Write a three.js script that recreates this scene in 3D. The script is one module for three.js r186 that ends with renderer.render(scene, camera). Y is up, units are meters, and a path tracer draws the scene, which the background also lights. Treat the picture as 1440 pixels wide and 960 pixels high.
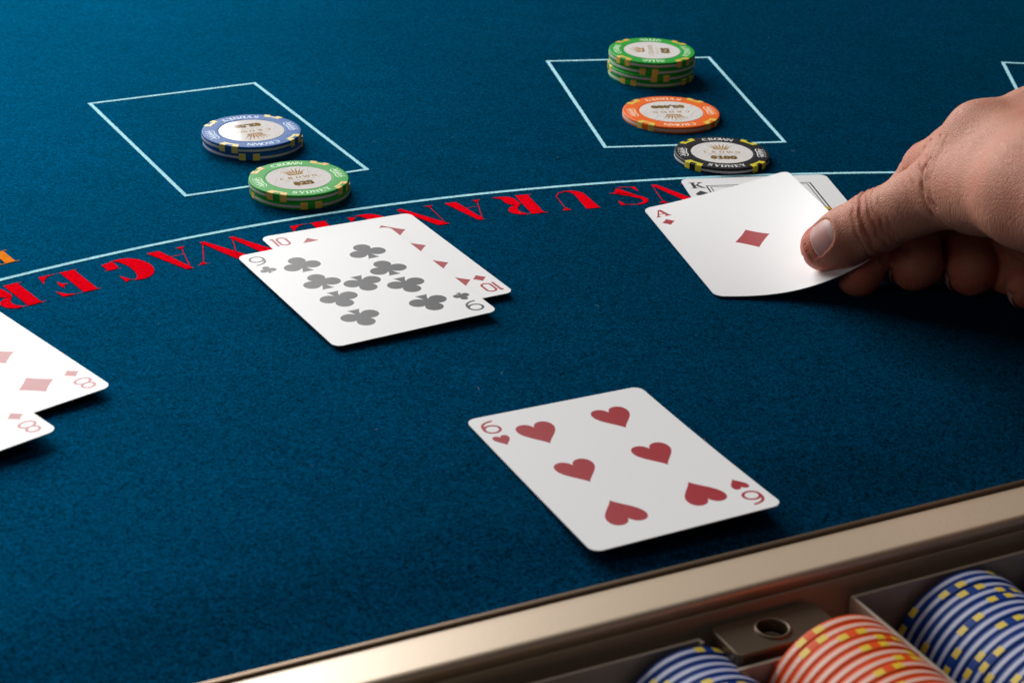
import * as THREE from 'three';
import { mergeGeometries, mergeVertices } from 'three/addons/utils/BufferGeometryUtils.js';
import { createNoise2D, createNoise3D } from 'simplex-noise';

// ---------------------------------------------------------------- camera, light, exposure
const scene = new THREE.Scene();
const D2R = Math.PI / 180;
const camera = new THREE.PerspectiveCamera(19.061, 1.5, 0.02, 20);
camera.position.set(0, 0.30052, 0);
{
  const p = 25.1784 * D2R, r = 1.91966 * D2R, cp = Math.cos(p), sp = Math.sin(p);
  const up = new THREE.Vector3(-Math.sin(r), cp * Math.cos(r), -sp * Math.cos(r));
  camera.up.copy(up);
  camera.lookAt(0, 0.30052 - sp, -cp);
}
camera.focus = 0.79;
camera.userData.fStop = 25;
scene.add(camera);

scene.background = new THREE.Color().setRGB(0.034, 0.034, 0.036);       // the unlit studio round the table
const softbox = new THREE.RectAreaLight(new THREE.Color().setRGB(1, 0.985, 0.965), 8.6, 1.5, 1.0);
softbox.position.set(-0.857, 0.72, -1.762);
softbox.lookAt(0.0, 0, -0.72);
scene.add(softbox);
const overhead = new THREE.RectAreaLight(new THREE.Color().setRGB(1, 0.97, 0.93), 1.25, 0.9, 0.7);      // weak top light
overhead.position.set(0.15, 1.6, -1.0);
overhead.lookAt(0.05, 0, -0.7);
scene.add(overhead);
const fill = new THREE.RectAreaLight(new THREE.Color().setRGB(1, 0.93, 0.88), 0.9, 0.6, 0.5);         // faint bounce from the dealer's side
fill.position.set(-0.75, 0.42, -0.05);
fill.lookAt(0.12, 0, -0.62);
scene.add(fill);

const renderer = new THREE.WebGLRenderer({ antialias: true });
renderer.toneMapping = THREE.LinearToneMapping;
renderer.toneMappingExposure = 1.0;
renderer.shadowMap.enabled = true;

// ---------------------------------------------------------------- helpers
let seed = 7;
const rnd = () => { seed = (seed * 1664525 + 1013904223) >>> 0; return seed / 4294967296; };
const n2 = createNoise2D(rnd), n3 = createNoise3D(rnd);
const lin = (r, g, b) => new THREE.Color().setRGB(r, g, b);
const V = (x, y, z) => new THREE.Vector3(x, y, z);
const clamp = (x, a = 0, b = 1) => Math.min(b, Math.max(a, x));
const sstep = (a, b, x) => { const t = clamp((x - a) / (b - a)); return t * t * (3 - 2 * t); };
const used = new Map();
function numbered(name) {
  const k = used.get(name) || 0; used.set(name, k + 1);
  return k ? `${name}_${String(k).padStart(3, '0')}` : name;
}
function tag(o, label, category, group) {
  o.userData.label = label; o.userData.category = category;
  if (group) o.userData.group = group;
  return o;
}
function thing(name, label, category, group) {
  const g = new THREE.Group(); g.name = numbered(name); scene.add(g);
  return tag(g, label, category, group);
}
function mesh(name, geo, mat, parent) {
  const m = new THREE.Mesh(geo, mat);
  m.name = parent === scene ? numbered(name) : name;
  m.castShadow = m.receiveShadow = true;
  parent.add(m);
  return m;
}
function geom(pos, idx, uv, col) {
  const g = new THREE.BufferGeometry();
  g.setAttribute('position', new THREE.Float32BufferAttribute(pos, 3));
  if (uv) g.setAttribute('uv', new THREE.Float32BufferAttribute(uv, 2));
  if (col) g.setAttribute('color', new THREE.Float32BufferAttribute(col, 3));
  g.setIndex(idx);
  g.computeVertexNormals();
  return g;
}
function canvasTex(w, h, draw, srgb = true) {
  const c = document.createElement('canvas'); c.width = w; c.height = h;
  draw(c.getContext('2d'), w, h);
  const t = new THREE.CanvasTexture(c);
  if (srgb) t.colorSpace = THREE.SRGBColorSpace;
  t.magFilter = THREE.LinearFilter; t.anisotropy = 8;
  return t;
}
function bake(g, m) {                                                 // apply a matrix; a mirroring one also turns the faces round
  g.applyMatrix4(m);
  if (m.determinant() < 0) {
    if (g.index) for (let i = 0; i < g.index.count; i += 3) { const a = g.index.getX(i); g.index.setX(i, g.index.getX(i + 1)); g.index.setX(i + 1, a); }
    else for (const at of Object.values(g.attributes)) for (let i = 0; i < at.count; i += 3) for (let k = 0; k < at.itemSize; k++) {
      const A = i * at.itemSize + k, B = A + at.itemSize, x = at.array[A]; at.array[A] = at.array[B]; at.array[B] = x;
    }
  }
  return g;
}
const std = (o) => new THREE.MeshPhysicalMaterial(o);

// ---------------------------------------------------------------- felt: nap texture that tiles
const FT = 1024, FELT_TILE = 0.21;
const nap = new Float32Array(FT * FT);
// tileable value noise at several sizes, plus short fibre strokes lying in all directions
function layerNap(cells, amp) {
    const g = new Float32Array(cells * cells).map(() => rnd() * 2 - 1);
    for (let y = 0; y < FT; y++) for (let x = 0; x < FT; x++) {
      const fx = x / FT * cells, fy = y / FT * cells, ix = Math.floor(fx), iy = Math.floor(fy);
      const tx = fx - ix, ty = fy - iy, sx = tx * tx * (3 - 2 * tx), sy = ty * ty * (3 - 2 * ty);
      const a = g[(iy % cells) * cells + ix % cells], b = g[(iy % cells) * cells + (ix + 1) % cells];
      const c = g[((iy + 1) % cells) * cells + ix % cells], d = g[((iy + 1) % cells) * cells + (ix + 1) % cells];
      nap[y * FT + x] += amp * ((a + (b - a) * sx) * (1 - sy) + (c + (d - c) * sx) * sy);
    }
}
{
  layerNap(512, 0.52); layerNap(340, 0.34);
  for (let k = 0; k < 42000; k++) {
    let x = rnd() * FT, y = rnd() * FT, a = rnd() * 6.283; const amp = (rnd() - 0.42) * 0.55, n = 4 + rnd() * 9;
    for (let s = 0; s < n; s++) {
      nap[((y | 0) & (FT - 1)) * FT + ((x | 0) & (FT - 1))] += amp * Math.sin(Math.PI * (s + 0.5) / n);
      x += Math.cos(a); y += Math.sin(a); a += (rnd() - 0.5) * 0.7;
    }
  }
}
const napFine = nap.slice();
layerNap(180, 0.14); layerNap(40, 0.03); layerNap(16, 0.03);
function napTexture(base, contrast, rough) {
  const d = new Uint8Array(FT * FT * 4);
  for (let i = 0; i < FT * FT; i++) {
    const v = clamp(0.5 + (rough ? napFine : nap)[i] * 0.5, 0, 1.3), k = rough ? v : Math.max(0.1, 1 + contrast * (v - 0.5) * 2);
    for (let c = 0; c < 3; c++) {
      const l = clamp(rough ? k : base[c] * k, 0, 1);
      d[i * 4 + c] = Math.round(255 * (rough ? l : (l <= 0.0031308 ? l * 12.92 : 1.055 * l ** (1 / 2.4) - 0.055)));
    }
    d[i * 4 + 3] = 255;
  }
  const t = new THREE.DataTexture(d, FT, FT);
  t.wrapS = t.wrapT = THREE.RepeatWrapping; t.magFilter = THREE.LinearFilter;
  t.minFilter = THREE.LinearMipmapLinearFilter; t.generateMipmaps = true;
  if (!rough) t.colorSpace = THREE.SRGBColorSpace;
  t.needsUpdate = true;
  return t;
}
const napBump = napTexture(null, 0, true);
const feltMat = (base, contrast, sheen) => std({
  map: napTexture(base, contrast), bumpMap: napBump, bumpScale: 0.00011, roughness: sheen ? 0.68 : 1, specularIntensity: sheen ? 1 : 0, specularColor: lin(0.0, 0.74, 1), ior: sheen ? 1.0 : 1.5, metalness: sheen ? 0.62 : 0,
  sheen: sheen ? 1 : 0, sheenColor: sheen || lin(0, 0, 0), sheenRoughness: 0.7, vertexColors: !!sheen,
});
const M = {
  felt: feltMat([0.0003, 0.0245, 0.059], 1.65, lin(0.0, 0.10, 0.16)),
  line: feltMat([0.42, 0.80, 0.92], 0.40),
  red: feltMat([0.84, 0.001, 0.010], 0.42),
  orange: feltMat([0.9, 0.25, 0.02], 0.30),
};

// ---------------------------------------------------------------- table frame: dealer's edge
const E = V(0.88749, 0, -0.460827), N = V(0.460827, 0, 0.88749), O = V(0.034, 0, -0.485842);
const onRail = (s, y, t) => O.clone().addScaledVector(E, s).addScaledVector(N, t).setY(y);   // metres along the rail, up, towards the dealer
const railT = (x, z) => (x - O.x) * N.x + (z - O.z) * N.z;
const feltY = (x, z) => -0.0036 * sstep(-0.05, 0.004, railT(x, z));                        // the felt rolls down to the metal edge

const table = new THREE.Group(); table.name = 'table_surface'; scene.add(table);
table.userData.kind = 'structure';
{
  const pos = [], uv = [], col = [], idx = [], rows = [];
  const NS = 170, T = [];
  for (let t = 0.001; t > -0.07; t -= 0.003) T.push(t);
  for (let t = -0.07; t > -0.95; t -= 0.011) T.push(t);
  for (const t of T) {
    const half = Math.sqrt(Math.max(0.0004, 0.96 * 0.96 - t * t));
    const row = [];
    for (let k = 0; k <= NS; k++) {
      const s = -half + 2 * half * k / NS, p = onRail(s, 0, t);
      row.push(pos.length / 3);
      pos.push(p.x, feltY(p.x, p.z), p.z);
      uv.push(p.x / FELT_TILE, -p.z / FELT_TILE);
      const w = 1 + 0.07 * n2(p.x * 9, p.z * 9) + 0.05 * n2(p.x * 5 + p.z * 2.5 + 9, (p.z - 0.2 * p.x) * 46 + 5) + 0.05 * n2(p.x * 38 + 4, p.z * 38);
      col.push(w, w, w);
    }
    rows.push(row);
  }
  for (let r = 0; r + 1 < rows.length; r++) for (let k = 0; k < NS; k++) {
    const a = rows[r][k], b = rows[r][k + 1], c = rows[r + 1][k], d = rows[r + 1][k + 1];
    idx.push(a, b, c, b, d, c);
  }
  const g = geom(pos, idx, uv, col);
  mesh('felt', g, M.felt, table);
  // the board under the felt
  const shape = new THREE.Shape();
  for (let k = 0; k <= 60; k++) { const a = Math.PI * k / 60; shape[k ? 'lineTo' : 'moveTo'](-0.955 * Math.cos(a), 0.955 * Math.sin(a)); }
  const bg = new THREE.ExtrudeGeometry(shape, { depth: 0.03, bevelEnabled: false });
  const m = new THREE.Matrix4().makeBasis(E, N.clone().negate(), V(0, -1, 0)).setPosition(onRail(0, -0.0062, -0.0012));
  bg.applyMatrix4(m);
  mesh('table_board', bg, std({ color: lin(0.03, 0.022, 0.016), roughness: 0.7 }), table);
}
// printed ribbons with slightly fuzzy edges
function ribbon(pts, w, lift, mat, closed) {
  const pos = [], uv = [], idx = [], n = pts.length;
  for (let i = 0; i < n; i++) {
    const a = pts[closed ? (i - 1 + n) % n : Math.max(0, i - 1)], b = pts[closed ? (i + 1) % n : Math.min(n - 1, i + 1)], p = pts[i];
    const d1 = p.clone().sub(a), d2 = b.clone().sub(p);
    if (d1.lengthSq() < 1e-12) d1.copy(d2); if (d2.lengthSq() < 1e-12) d2.copy(d1);
    d1.normalize(); d2.normalize();
    const t = d1.clone().add(d2).normalize(), nrm = V(t.z, 0, -t.x), k = w / 2 / Math.max(0.35, Math.abs(nrm.x * d1.z - nrm.z * d1.x));
    for (const s of [-1, 1]) {
      const j = k + (rnd() - 0.5) * 0.00016;
      const x = p.x + nrm.x * s * j, z = p.z + nrm.z * s * j;
      pos.push(x, feltY(x, z) + lift, z); uv.push(x / FELT_TILE, -z / FELT_TILE);
    }
  }
  const m = closed ? n : n - 1;
  for (let i = 0; i < m; i++) { const a = 2 * i, b = 2 * ((i + 1) % n); idx.push(a, a + 1, b, b, a + 1, b + 1); }
  const g = geom(pos, idx, uv);
  return g;
}
const along = (a, b, step = 0.0009) => { const n = Math.max(2, Math.round(a.distanceTo(b) / step)); return Array.from({ length: n }, (_, i) => a.clone().lerp(b, i / n)); };
const LIFT = 0.00016;
{
  const lineZ = (x) => ((-1.039959579846 * x + 0.99414487) * x - 0.358843078) * x - 0.785820616;
  const pts = []; for (let x = -0.42; x < 0.42; x += 0.0009) pts.push(V(x, 0, lineZ(x)));
  mesh('printed_line', ribbon(pts, 0.0020, LIFT, M.line), M.line, table);
  const boxes = [
    [[-195.0, -877.3], [-125.1, -914.7], [-63.5, -804.4], [-134.0, -767.1]],
    [[12.9, -964.4], [93.5, -979.8], [118.1, -856.8], [38.0, -841.8]],
    [[242.1, -987.9], [325, -984], [318, -860], [236, -864]],
  ];
  for (const b of boxes) {
    const c = b.map(([x, z]) => V(x / 1000, 0, z / 1000)), pts2 = [];
    for (let k = 0; k < 4; k++) pts2.push(...along(c[k], c[(k + 1) % 4]));
    mesh('printed_box', ribbon(pts2, 0.0017, LIFT, M.line, true), M.line, table);
  }
}
// letters in a high-contrast stencilled roman; unit: cap height 1, x to the right of the reader
const arcPts = (cx, cy, rx, ry, a0, a1, n = 18) => Array.from({ length: n + 1 }, (_, i) => { const a = (a0 + (a1 - a0) * i / n) * D2R; return [cx + rx * Math.cos(a), cy + ry * Math.sin(a)]; });
const hair = (x0, y0, x1, y1, w0 = 0.028) => { const w = w0 * 0.6; const dx = x1 - x0, dy = y1 - y0, l = Math.hypot(dx, dy), nx = -dy / l * w / 2, ny = dx / l * w / 2; return [[x0 + nx, y0 + ny], [x1 + nx, y1 + ny], [x1 - nx, y1 - ny], [x0 - nx, y0 - ny]]; };
const thin = (x0, y0, x1, y1) => hair(x0, y0, x1, y1, 0.012);
const bar = (x0, y0, x1, y1) => [[x0, y0], [x1, y0], [x1, y1], [x0, y1]];
const lune = (cx, cy, rx, ry, t, a0, a1) => [...arcPts(cx, cy, rx, ry, a0, a1), ...arcPts(cx + t, cy, Math.max(0.02, rx - Math.abs(t) * 0.9), ry - 0.02, a1, a0)];
const GLYPH = {
  I: [0.42, [bar(0.1, 0.0, 0.34, 1), hair(0.02, 0.015, 0.42, 0.015), hair(0.02, 0.985, 0.42, 0.985)]],
  N: [0.86, [[[0.04, 1], [0.30, 1], [0.82, 0], [0.70, 0]], hair(0.1, 0.02, 0.1, 0.86), hair(0.0, 0.015, 0.2, 0.015), hair(0.8, 0.06, 0.8, 0.97), hair(0.7, 0.98, 0.9, 0.98, 0.04), [[0.74, 0.97], [0.86, 0.97], [0.8, 0.86]], [[0.04, 0.02], [0.16, 0.02], [0.1, 0.12]]]],
  S: [0.62, [[...arcPts(0.27, 0.74, 0.25, 0.25, 95, 235, 12), ...arcPts(0.36, 0.27, 0.02, 0.06, 130, 30, 3), ...[], [0.60, 0.30], ...arcPts(0.36, 0.25, 0.25, 0.25, 10, -75, 8), ...arcPts(0.34, 0.27, 0.14, 0.20, -70, 40, 8), [0.30, 0.50], ...arcPts(0.27, 0.77, 0.16, 0.16, 230, 100, 8)],
    hair(0.27, 0.985, 0.5, 0.93, 0.035), [[0.46, 0.95], [0.54, 0.98], [0.54, 0.72], [0.50, 0.80]], hair(0.1, 0.05, 0.36, 0.012, 0.035), [[0.07, 0.02], [0.15, 0.06], [0.10, 0.2], [0.07, 0.3]]]],
  U: [0.80, [[[0.04, 1], [0.32, 1], [0.32, 0.28], ...arcPts(0.42, 0.26, 0.10, 0.19, 180, 262, 8), [0.44, 0.0], ...arcPts(0.40, 0.30, 0.29, 0.30, 270, 188, 10), [0.10, 0.40]], hair(0.44, 0.025, 0.62, 0.09, 0.05), hair(0.61, 0.08, 0.71, 0.28, 0.04), hair(0.705, 0.27, 0.705, 0.96), [[0.62, 1], [0.80, 1], [0.72, 0.88], [0.69, 0.88]]]],
  R: [0.82, [bar(0.08, 0.0, 0.34, 1), hair(0, 0.985, 0.5, 0.985), hair(0, 0.015, 0.08, 0.015), [...arcPts(0.44, 0.75, 0.29, 0.25, 88, -90, 16), [0.46, 0.515], ...arcPts(0.40, 0.75, 0.13, 0.2, -75, 75, 10)], [[0.42, 0.52], ...arcPts(0.40, 0.26, 0.26, 0.25, 78, 0, 8), [0.68, 0.10], [0.84, 0.0], ...arcPts(0.62, 0.2, 0.21, 0.2, 268, 185, 8), [0.38, 0.42]]]],
  A: [0.84, [[[0.30, 1], [0.44, 1], [0.82, 0], [0.55, 0]], hair(0.33, 0.93, 0.08, 0.04), hair(0.0, 0.015, 0.19, 0.015, 0.035), [[0.02, 0.02], [0.16, 0.02], [0.10, 0.14]], hair(0.18, 0.34, 0.52, 0.34, 0.02)]],
  C: [0.80, [lune(0.40, 0.5, 0.40, 0.51, 0.20, 80, 280), thin(0.44, 0.99, 0.66, 0.9, 0.03), [[0.62, 0.93], [0.76, 0.99], [0.74, 0.7], [0.68, 0.78]], thin(0.42, 0.012, 0.66, 0.1, 0.03), [[0.60, 0.10], [0.75, 0.02], [0.76, 0.26], [0.70, 0.22]]]],
  E: [0.76, [bar(0.06, 0.0, 0.33, 1), thin(0, 0.985, 0.7, 0.985, 0.02), thin(0, 0.015, 0.7, 0.015, 0.02), [[0.46, 1.0], [0.72, 1.0], [0.74, 0.72], [0.69, 0.80], [0.60, 0.93]], [[0.44, 0.0], [0.74, 0.0], [0.78, 0.34], [0.71, 0.18], [0.60, 0.06]], [[0.40, 0.52], [0.50, 0.55], [0.55, 0.68], [0.57, 0.5], [0.55, 0.34], [0.50, 0.47]]]],
  W: [1.62, [[[0.06, 1], [0.34, 1], [0.62, 0], [0.53, 0]], [[0.60, 1], [0.88, 1], [1.20, 0], [1.10, 0]], hair(0.58, 0.06, 0.84, 0.95), hair(1.15, 0.04, 1.50, 0.95), thin(1.40, 0.98, 1.64, 0.98, 0.04), [[1.44, 0.97], [1.60, 0.97], [1.49, 0.86]]]],
  G: [0.86, [lune(0.40, 0.5, 0.40, 0.51, 0.20, 80, 280), thin(0.44, 0.99, 0.64, 0.9, 0.03), [[0.60, 0.92], [0.72, 0.99], [0.72, 0.68], [0.66, 0.78]], [[0.56, 0.03], [0.80, 0.08], [0.80, 0.36], [0.62, 0.36], [0.56, 0.30]], thin(0.52, 0.37, 0.88, 0.37, 0.03), thin(0.42, 0.012, 0.6, 0.05, 0.03)]],
  P: [0.80, [bar(0.10, 0.0, 0.36, 1), hair(0, 0.985, 0.5, 0.985, 0.05), hair(0, 0.015, 0.46, 0.015, 0.05), [...arcPts(0.46, 0.74, 0.30, 0.26, 88, -90, 16), [0.46, 0.515], ...arcPts(0.42, 0.74, 0.14, 0.2, -75, 75, 10)]]],
};
function letterGeo(ch, place, w) {
  const [gw, polys] = GLYPH[ch], gs = [];
  for (const poly of polys) {
    const ccw = THREE.ShapeUtils.area(poly.map(([x, y]) => new THREE.Vector2(x, y))) < 0 ? poly.slice().reverse() : poly;
    const dense = [];
    for (let i = 0; i < ccw.length; i++) {
      const a = ccw[i], b = ccw[(i + 1) % ccw.length], n = Math.max(1, Math.round(Math.hypot(b[0] - a[0], b[1] - a[1]) / 0.05));
      for (let k = 0; k < n; k++) dense.push(new THREE.Vector2(a[0] + (b[0] - a[0]) * k / n + (rnd() - 0.5) * 0.008, a[1] + (b[1] - a[1]) * k / n + (rnd() - 0.5) * 0.008));
    }
    const g = new THREE.ShapeGeometry(new THREE.Shape(dense)), p = g.attributes.position, uv = g.attributes.uv;
    for (let i = 0; i < p.count; i++) {
      const q = place(p.getX(i) / gw * w, p.getY(i));
      p.setXYZ(i, q.x, q.y, q.z); uv.setXY(i, q.x / FELT_TILE, -q.z / FELT_TILE);
      g.attributes.normal.setXYZ(i, 0, 1, 0);
    }
    gs.push(g);
  }
  return mergeGeometries(gs);
}
{
  const base = (x) => (1.15597836 * x - 0.37086401) * x - 0.77966137, slope = (x) => 2 * 1.15597836 * x - 0.37086401;
  const place = (x0, cap) => (u, v) => {                            // text runs towards -x and its tops point to the dealer
    const m = slope(x0), l = Math.hypot(1, m), tx = -1 / l, tz = -m / l, nx = -m / l, nz = 1 / l;
    const x = x0 + tx * u + nx * v * cap, z = base(x0) + tz * u + nz * v * cap;
    return V(x, feltY(x, z) + LIFT + 0.00002, z);
  };
  const row = [['R', -0.1794, 0.0166], ['E', -0.1619, 0.0156], ['G', -0.1415, 0.0172], ['A', -0.1263, 0.0156], ['W', -0.0995, 0.0338], ['E', -0.0746, 0.0162], ['C', -0.0538, 0.0160],
    ['N', -0.0340, 0.0163], ['A', -0.0152, 0.0155], ['R', 0.0058, 0.0168], ['U', 0.0287, 0.0168], ['S', 0.0505, 0.0152], ['N', 0.0722, 0.0176], ['I', 0.0842, 0.0084]];
  for (const [ch, x0, w] of row) mesh('printed_letter', letterGeo(ch, place(x0, 0.0208), w), M.red, table);
  // the first letter of an orange line of print, at the left edge
  const a = 50 * D2R, c = V(-0.1845, 0, -0.6955);
  mesh('printed_letter', letterGeo('P', (u, v) => {
    const ty = (v - 1) * 0.0120; const x = c.x - u * 0.77 - ty * -0.60, z = c.z + u * 0.64 + ty * 0.80;
    return V(x, LIFT + 0.00002, z);
  }, 0.0122), M.orange, table);
}

{
  // a little lint caught in the nap
  const gs = [];
  for (let k = 0; k < 30; k++) {
    const x = -0.26 + rnd() * 0.5, z = -1.02 + rnd() * 0.5, a = rnd() * 6.28, l = 0.0006 + rnd() * 0.0012, b = (rnd() - 0.5) * 0.0012;
    if (railT(x, z) > -0.02) continue;
    const p = [0, 0.33, 0.66, 1].map((t) => { const q = V(x + Math.cos(a) * l * t - Math.sin(a) * b * Math.sin(t * 3.1), 0, z + Math.sin(a) * l * t + Math.cos(a) * b * Math.sin(t * 3.1)); q.y = feltY(q.x, q.z) + 0.0002 + 0.0002 * Math.sin(t * 3.1); return q; });
    gs.push(new THREE.TubeGeometry(new THREE.CatmullRomCurve3(p), 6, 0.00003 + rnd() * 0.00002, 4));
  }
  const lint = mesh('lint', mergeGeometries(gs), std({ color: lin(0.45, 0.52, 0.56), roughness: 1 }), table);
  lint.userData.kind = 'stuff';
}

// ---------------------------------------------------------------- metal edge of the table and the chip rack
const speck = (w, h, b, c) => canvasTex(w, h, (x) => {
  const d = x.createImageData(w, h);
  for (let i = 0; i < w * h; i++) {
    const k = 1 + c * (rnd() - 0.5);
    for (let j = 0; j < 3; j++) d.data[i * 4 + j] = clamp(b[j] * k, 0, 255);
    d.data[i * 4 + 3] = 255;
  }
  x.putImageData(d, 0, 0);
});
const champTex = speck(512, 512, [216, 193, 166], 0.09); champTex.wrapS = champTex.wrapT = THREE.RepeatWrapping; champTex.repeat.set(14, 14);
const champBump = speck(512, 512, [128, 128, 128], 0.7); champBump.colorSpace = THREE.NoColorSpace; champBump.wrapS = champBump.wrapT = THREE.RepeatWrapping; champBump.repeat.set(14, 14);
M.champagne = std({ map: champTex, metalness: 0.36, roughness: 0.40, clearcoat: 0.7, clearcoatRoughness: 0.28 });
M.trim = std({ color: lin(0.22, 0.15, 0.095), metalness: 0.8, roughness: 0.34 });
M.bronze = std({ color: lin(0.36, 0.28, 0.19), metalness: 0.15, roughness: 0.55, bumpMap: champBump, bumpScale: 0.00003 });
M.sheet = std({ color: lin(0.50, 0.42, 0.33), metalness: 0.35, roughness: 0.36 });
M.lock = std({ color: lin(0.15, 0.105, 0.068), metalness: 0.6, roughness: 0.32, bumpMap: champBump, bumpScale: 0.00004 });
M.dark = std({ color: lin(0.012, 0.011, 0.010), roughness: 0.8 });
const railMatrix = new THREE.Matrix4().makeBasis(N, V(0, 1, 0), E).setPosition(O);   // local (t, y, s)
function profile(pts, s0, s1) {                                        // closed outline in (t, y) swept along the rail
  const n = pts.length, gs = [], pos = [], uv = [], idx = [], K = 40;
  for (let k = 0; k <= K; k++) for (let i = 0; i < n; i++) {
    pos.push(pts[i][0], pts[i][1], s0 + (s1 - s0) * k / K); uv.push(s0 + (s1 - s0) * k / K, pts[i][0] + pts[i][1]);
  }
  for (let k = 0; k < K; k++) for (let i = 0; i < n; i++) {
    const a = k * n + i, b = k * n + (i + 1) % n; idx.push(a, a + n, b, b, a + n, b + n);
  }
  let g = geom(pos, idx, uv);
  bake(g, railMatrix);
  return g;
}
const roundTop = (t0, t1, y0, y1, r0, r1, ny = 6, tilt = 0) => {              // a bar with two rounded upper edges
  const p = [[t0, y0]];
  for (let i = 0; i <= ny; i++) { const a = Math.PI / 2 * i / ny; p.push([t0 + r0 - r0 * Math.cos(a), y1 - r0 + r0 * Math.sin(a)]); }
  const m = 8; for (let i = 1; i < m; i++) p.push([t0 + r0 + (t1 - r1 - t0 - r0) * i / m, y1]);
  for (let i = 0; i <= ny; i++) { const a = Math.PI / 2 * i / ny; p.push([t1 - r1 + r1 * Math.sin(a), y1 - r1 + r1 * Math.cos(a)]); }
  p.push([t1, y0]);
  return p.map(([t, y]) => [t, y === y0 ? y : y + tilt * (t - t0)]);
};
const S0 = -0.5, S1 = 0.5;
const rail = thing('table_rail', 'champagne metal rail along the dealer edge of the blue felt', 'rail');
mesh('trim_strip', profile(roundTop(-0.0006, 0.0017, -0.008, 0.0006, 0.0009, 0.0006), S0, S1), M.trim, rail);
mesh('top_plate', profile(roundTop(0.0021, 0.0186, -0.0036, -0.0002, 0.0005, 0.0019, 8, 0.065), S0, S1), M.champagne, rail);
mesh('wall', profile([[0.0150, -0.062], [0.0150, -0.0040], [0.0186, -0.0036], [0.0192, -0.0037], [0.0196, -0.0042], [0.0232, -0.0200], [0.0234, -0.062]], S0, S1), M.bronze, rail);

const rack = thing('chip_rack', 'bronze metal chip rack with thin walled compartments below the table rail', 'chip rack');
const boxAt = (s0, s1, t0, t1, y0, y1, bev = 0.0003) => {
  const sh = new THREE.Shape([[t0 + bev, y0 + bev], [t1 - bev, y0 + bev], [t1 - bev, y1 - bev], [t0 + bev, y1 - bev]].map(([a, b]) => new THREE.Vector2(a, b)));
  const g = new THREE.ExtrudeGeometry(sh, { depth: s1 - s0 - 2 * bev, bevelEnabled: true, bevelSize: bev, bevelThickness: bev, bevelSegments: 2 });
  g.translate(0, 0, s0 + bev); bake(g, railMatrix);
  return g;
};
{
  const TY = -0.0065, W = 0.0011, B = -0.050;
  mesh('back_wall', boxAt(0.0596, 0.20, 0.0246, 0.0246 + W, B, TY, 0.00018), M.sheet, rack);
  mesh('side_wall', boxAt(0.0596, 0.0596 + W, 0.0258, 0.16, -0.0115, TY, 0.00018), M.sheet, rack);
  mesh('back_wall', boxAt(-0.20, 0.0093, 0.0254, 0.0254 + W, B, TY, 0.00018), M.sheet, rack);
  mesh('side_wall', boxAt(0.0093 - W, 0.0093, 0.0266, 0.0279, B, TY, 0.00018), M.sheet, rack);
  mesh('back_wall', boxAt(0.0098, 0.0590, 0.0402, 0.0402 + W, B, TY - 0.0015, 0.00018), M.sheet, rack);
  mesh('base', boxAt(-0.22, 0.22, 0.0236, 0.17, -0.062, -0.056, 0.0005), M.dark, rack);
  mesh('front_wall', boxAt(-0.22, 0.22, 0.165, 0.17, -0.055, -0.012, 0.0005), M.bronze, rack);
  // lock block with a round recess
  const s0 = 0.0141, s1 = 0.0475, t0 = 0.0232, t1 = 0.0376, r = 0.0018, top = -0.0060;
  const sh = new THREE.Shape();
  sh.moveTo(s0 + r, t0); sh.lineTo(s1 - r, t0); sh.absarc(s1 - r, t0 + r, r, -Math.PI / 2, 0); sh.lineTo(s1, t1 - r); sh.absarc(s1 - r, t1 - r, r, 0, Math.PI / 2);
  sh.lineTo(s0 + r, t1); sh.absarc(s0 + r, t1 - r, r, Math.PI / 2, Math.PI); sh.lineTo(s0, t0 + r); sh.absarc(s0 + r, t0 + r, r, Math.PI, Math.PI * 1.5);
  const hole = new THREE.Path(); hole.absarc(0.0295, 0.0304, 0.0048, 0, Math.PI * 2, true); sh.holes.push(hole);
  const g = new THREE.ExtrudeGeometry(sh, { depth: 0.006, bevelEnabled: true, bevelSize: 0.0005, bevelThickness: 0.0006, bevelSegments: 3, curveSegments: 24 });
  const m = new THREE.Matrix4().makeBasis(E, N, V(0, -1, 0)).setPosition(onRail(0, top - 0.0006, 0));
  g.applyMatrix4(m);
  const lock = mesh('lock_plate', g, M.lock, rack);
  const lathe = new THREE.LatheGeometry([[0.0, -0.0052], [0.0023, -0.0052], [0.0024, -0.0034], [0.0032, -0.0030], [0.0037, -0.0034], [0.0040, -0.0048], [0.0055, -0.0048], [0.0055, -0.0070], [0, -0.0070]].map(([a, b]) => new THREE.Vector2(a, b)), 40);
  const c = onRail(0.0295, top, 0.0304); lathe.translate(c.x, c.y, c.z);
  mesh('lock_barrel', lathe, std({ color: lin(0.16, 0.12, 0.085), metalness: 0.9, roughness: 0.28 }), lock);
  const rim = new THREE.TorusGeometry(0.0047, 0.00055, 10, 48); rim.rotateX(Math.PI / 2); rim.translate(c.x, c.y + 0.0001, c.z);
  mesh('rim', rim, M.lock, lock);
}

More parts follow.
